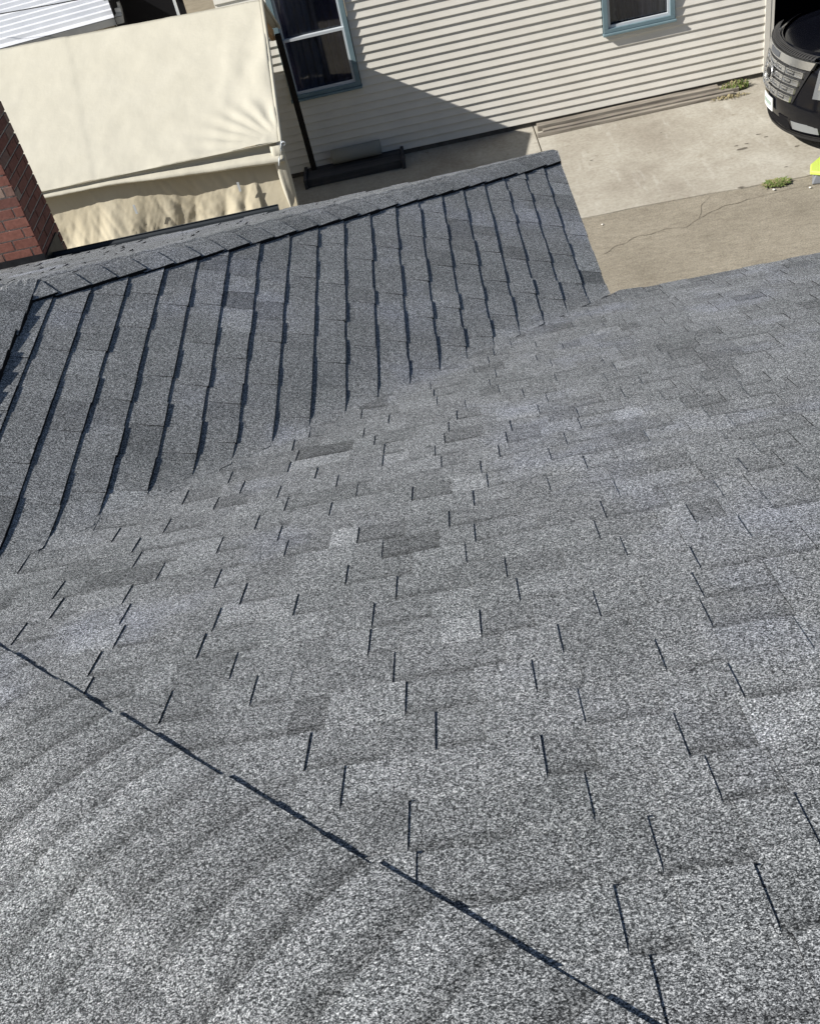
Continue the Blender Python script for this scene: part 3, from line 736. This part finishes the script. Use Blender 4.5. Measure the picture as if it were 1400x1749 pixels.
for sgn in (-1, 1):
    mb = MB()
    for xa, xb in ((5.45, 6.25), (6.32, 7.1), (7.17, 7.85)):
        f = lambda x, z: Vector((x+(.25*(1-(z-1.22)/.38) if xa < 5.5 and x == xa else 0)*-1, CY+sgn*(.935-.19*(z-1.18)/.48+.006), z))
        mb.poly([f(xa, 1.22), f(xb, 1.22), f(xb, 1.6), f(xa+(.12 if xa < 5.5 else 0), 1.6)])
    mb.build('side_glass', GLASS, car)
    mb = MB(); mb.hull([(5.25, CY+sgn*.95, 1.16), (5.42, CY+sgn*.95, 1.16), (5.42, CY+sgn*1.14, 1.18), (5.28, CY+sgn*1.14, 1.18)], [(5.27, CY+sgn*.97, 1.31), (5.40, CY+sgn*.97, 1.31), (5.40, CY+sgn*1.13, 1.32), (5.30, CY+sgn*1.13, 1.32)]); mb.build('wing_mirror', CARP, car, bevel=.02)
def front_pt(t, z, off=0.0):
    p = Vector((nose(t, z), CY+(HW-.03)*t, z)); d = Vector((-1, .9*t*abs(t)*abs(t), .12)).normalized(); return p+d*off
def patch(mb, t0, t1, z0, z1, off, nt_=8, nz=2, sk=0, thick=.012):
    """panel lying on the nose, sk narrows the bottom"""
    rows = []; back = []
    for j in range(nz+1):
        v = j/nz; z = z0+(z1-z0)*v; w_ = 1-sk*(1-v); rows.append([front_pt((t0+(t1-t0)*i/nt_)*w_, z, off) for i in range(nt_+1)]); back.append([front_pt((t0+(t1-t0)*i/nt_)*w_, z, off-thick) for i in range(nt_+1)])
    mb.grid(rows); m = nt_+1
    mb.grid([rows[0], back[0]]); mb.grid([rows[-1], back[-1]]); mb.grid([[r_[0] for r_ in rows], [r_[0] for r_ in back]]); mb.grid([[r_[-1] for r_ in rows], [r_[-1] for r_ in back]])
# grille
mb = MB(); patch(mb, -.73, .73, .60, .99, .010, 20, 3, .22); grille = mb.build('grille', BLKP, car)
mb = MB(); patch(mb, -.78, .78, .985, 1.07, .045, 24, 2, .05, .05); mb.build('chrome_band', CHROME, grille, smooth=False)
mb = MB()
rowsz = [(.615,.68),(.705,.77),(.795,.86),(.885,.95)]
colt = [(-.70,-.39),(-.37,-.14),(-.12,.12),(.14,.37),(.39,.70)]
for zi, (z0, z1) in enumerate(rowsz):
    w_ = 1-.22*(1-(z0-.60)/.39)
    for t0, t1 in colt:
        t0, t1 = t0*w_, t1*w_
        patch(mb, t0, t1, z1-.012, z1, .040, 6, 1, 0, .03)
        patch(mb, t0, t1, z0, z0+.010, .040, 6, 1, 0, .03)
        patch(mb, t0+.01, t0+(t1-t0)*.45, z0+.012, z0+.045, .030, 4, 1, 0, .02)
        patch(mb, t0+(t1-t0)*.55, t1-.01, z0+.020, z0+.040, .026, 4, 1, 0, .02)
        patch(mb, t0, t0+.008, z0, z1, .040, 1, 2, 0, .03); patch(mb, t1-.008, t1, z0, z1, .040, 1, 2, 0, .03)
mb.build('grille_inserts', CHROME, grille)
mb = MB(); c_ = front_pt(0, .80, .05)
mb.tube([c_+Vector((-.01+.02*math.sin(a), .105*math.cos(a), .095*math.sin(a))) for a in [k*2*math.pi/24 for k in range(24)]], .010, 8, True); mb.build('emblem_ring', CHROME, grille, smooth=True)
mb = MB(); sh_ = [(-.055,.05),(.055,.05),(.05,-.005),(.0,-.06),(-.05,-.005)]
mb.hull([c_+Vector((0,a,b)) for a, b in sh_], [c_+Vector((-.02,a*.9,b*.9)) for a, b in sh_]); mb.build('emblem_shield', BLKP, grille)
mb = MB(); patch(mb, -.16, .16, 1.0, 1.055, .052, 6, 1, 0, .01); mb.build('badge_plate', mat('badge_grey', (.13,.14,.16), .4, .5), grille)
# added ribs above the grille, modelling siding reflected in the bonnet's front edge
mb = MB()
for k in range(34):
    t0 = -.74+1.48*k/34; rows = []
    for f_ in (0, .5, .55, 1):
        t = t0+1.48/34*f_; h_ = .012 if f_ in (.0, .5) else 0
        rows.append([front_pt(t, 1.07, .02)+Vector((.07*v, 0, .012+.035*v+h_*math.sin(math.pi*min(1, v+.1)))) for v in (0, .33, .66, 1.0)])
    mb.grid(rows)
mb.build('siding_reflection_ribs', mat('reflection_rib_grey', (.05,.05,.052), .3, .3, .6), car, solid=.006)
for sgn in (-1, 1):
    T = lambda a, b: (min(a*sgn, b*sgn), max(a*sgn, b*sgn))
    t0, t1 = T(.82, .99); mb = MB(); patch(mb, t0, t1, .70, 1.0, .016, 10, 4, .0, .02); hl = mb.build('headlight', CLEAR, car, smooth=True)
    mb = MB(); patch(mb, *T(.86, .94), .80, .90, .020, 6, 3, 0, .01); mb.build('reflector', CHROME, hl)
    t0, t1 = T(.56, .90); mb = MB(); patch(mb, t0, t1, .30, .40, .014, 8, 2, .0, .02); mb.build('fog_light', CLEAR, car, smooth=True)
    t0, t1 = T(.30, .50); mb = MB(); patch(mb, t0, t1, .27, .42, .004, 6, 2, .0, .01); mb.build('air_intake', DARK, car)
mb = MB(); patch(mb, -.30, .30, .27, .36, .004, 10, 2, 0, .01); mb.build('air_intake', DARK, car)
mb = MB(); patch(mb, -.98, .98, .215, .25, .02, 30, 1, 0, .03); mb.build('front_lip', BLKP, car)
mb = MB(); patch(mb, -.165, .165, .40, .55, .03, 4, 1, 0, .01); np_ = mb.build('number_plate', mat('plate_white', (.72,.74,.74), .5), car)
mb = MB(); patch(mb, -.12, .12, .455, .50, .0325, 4, 1, 0, .002); mb.build('plate_panel', mat('plate_green', (.30,.38,.34), .5), np_)
for x in (4.45, 7.35):
    for sgn in (-1, 1):
        y_ = CY+sgn*(HW-.13); wh = MB(); wh.grid([[Vector((x+r_*math.cos(a), y_+sgn*d_, .39+r_*math.sin(a))) for a in [k*2*math.pi/32 for k in range(33)]] for r_, d_ in ((.22,-.13),(.34,-.13),(.385,-.10),(.385,.10),(.34,.135),(.25,.135),(.22,.12))])
        wo = wh.build('wheel', TYRE, car, smooth=True); mb = MB()
        for k in range(7):
            a = k*2*math.pi/7; mb.beam((x, y_+sgn*.11, .39), (x+.24*math.cos(a), y_+sgn*.125, .39+.24*math.sin(a)), .05, .02, Vector((0,1,0)))
        mb.build('rim', RIM, wo)

STAIN = mat('oil_stain', (.13,.115,.095), .7)
mb = MB(); rnd = random.Random(12)
for cx_, cy_, r_ in [(3.01,8.30,.045),(2.97,8.42,.02),(3.10,8.42,.018),(3.30,8.62,.02),(3.36,8.50,.018),(3.34,7.55,.016),(2.72,7.26,.03),(1.2,8.9,.016),(2.2,9.3,.013),(3.62,8.05,.02)]:
    pts = []
    for k in range(12):
        a = k*math.pi/6; q = r_*(.6+.6*rnd.random()); pts.append((cx_+q*1.7*math.cos(a), cy_+q*.7*math.sin(a), .0135))
    mb.poly(pts)
struct(mb.build('driveway_stains', STAIN))
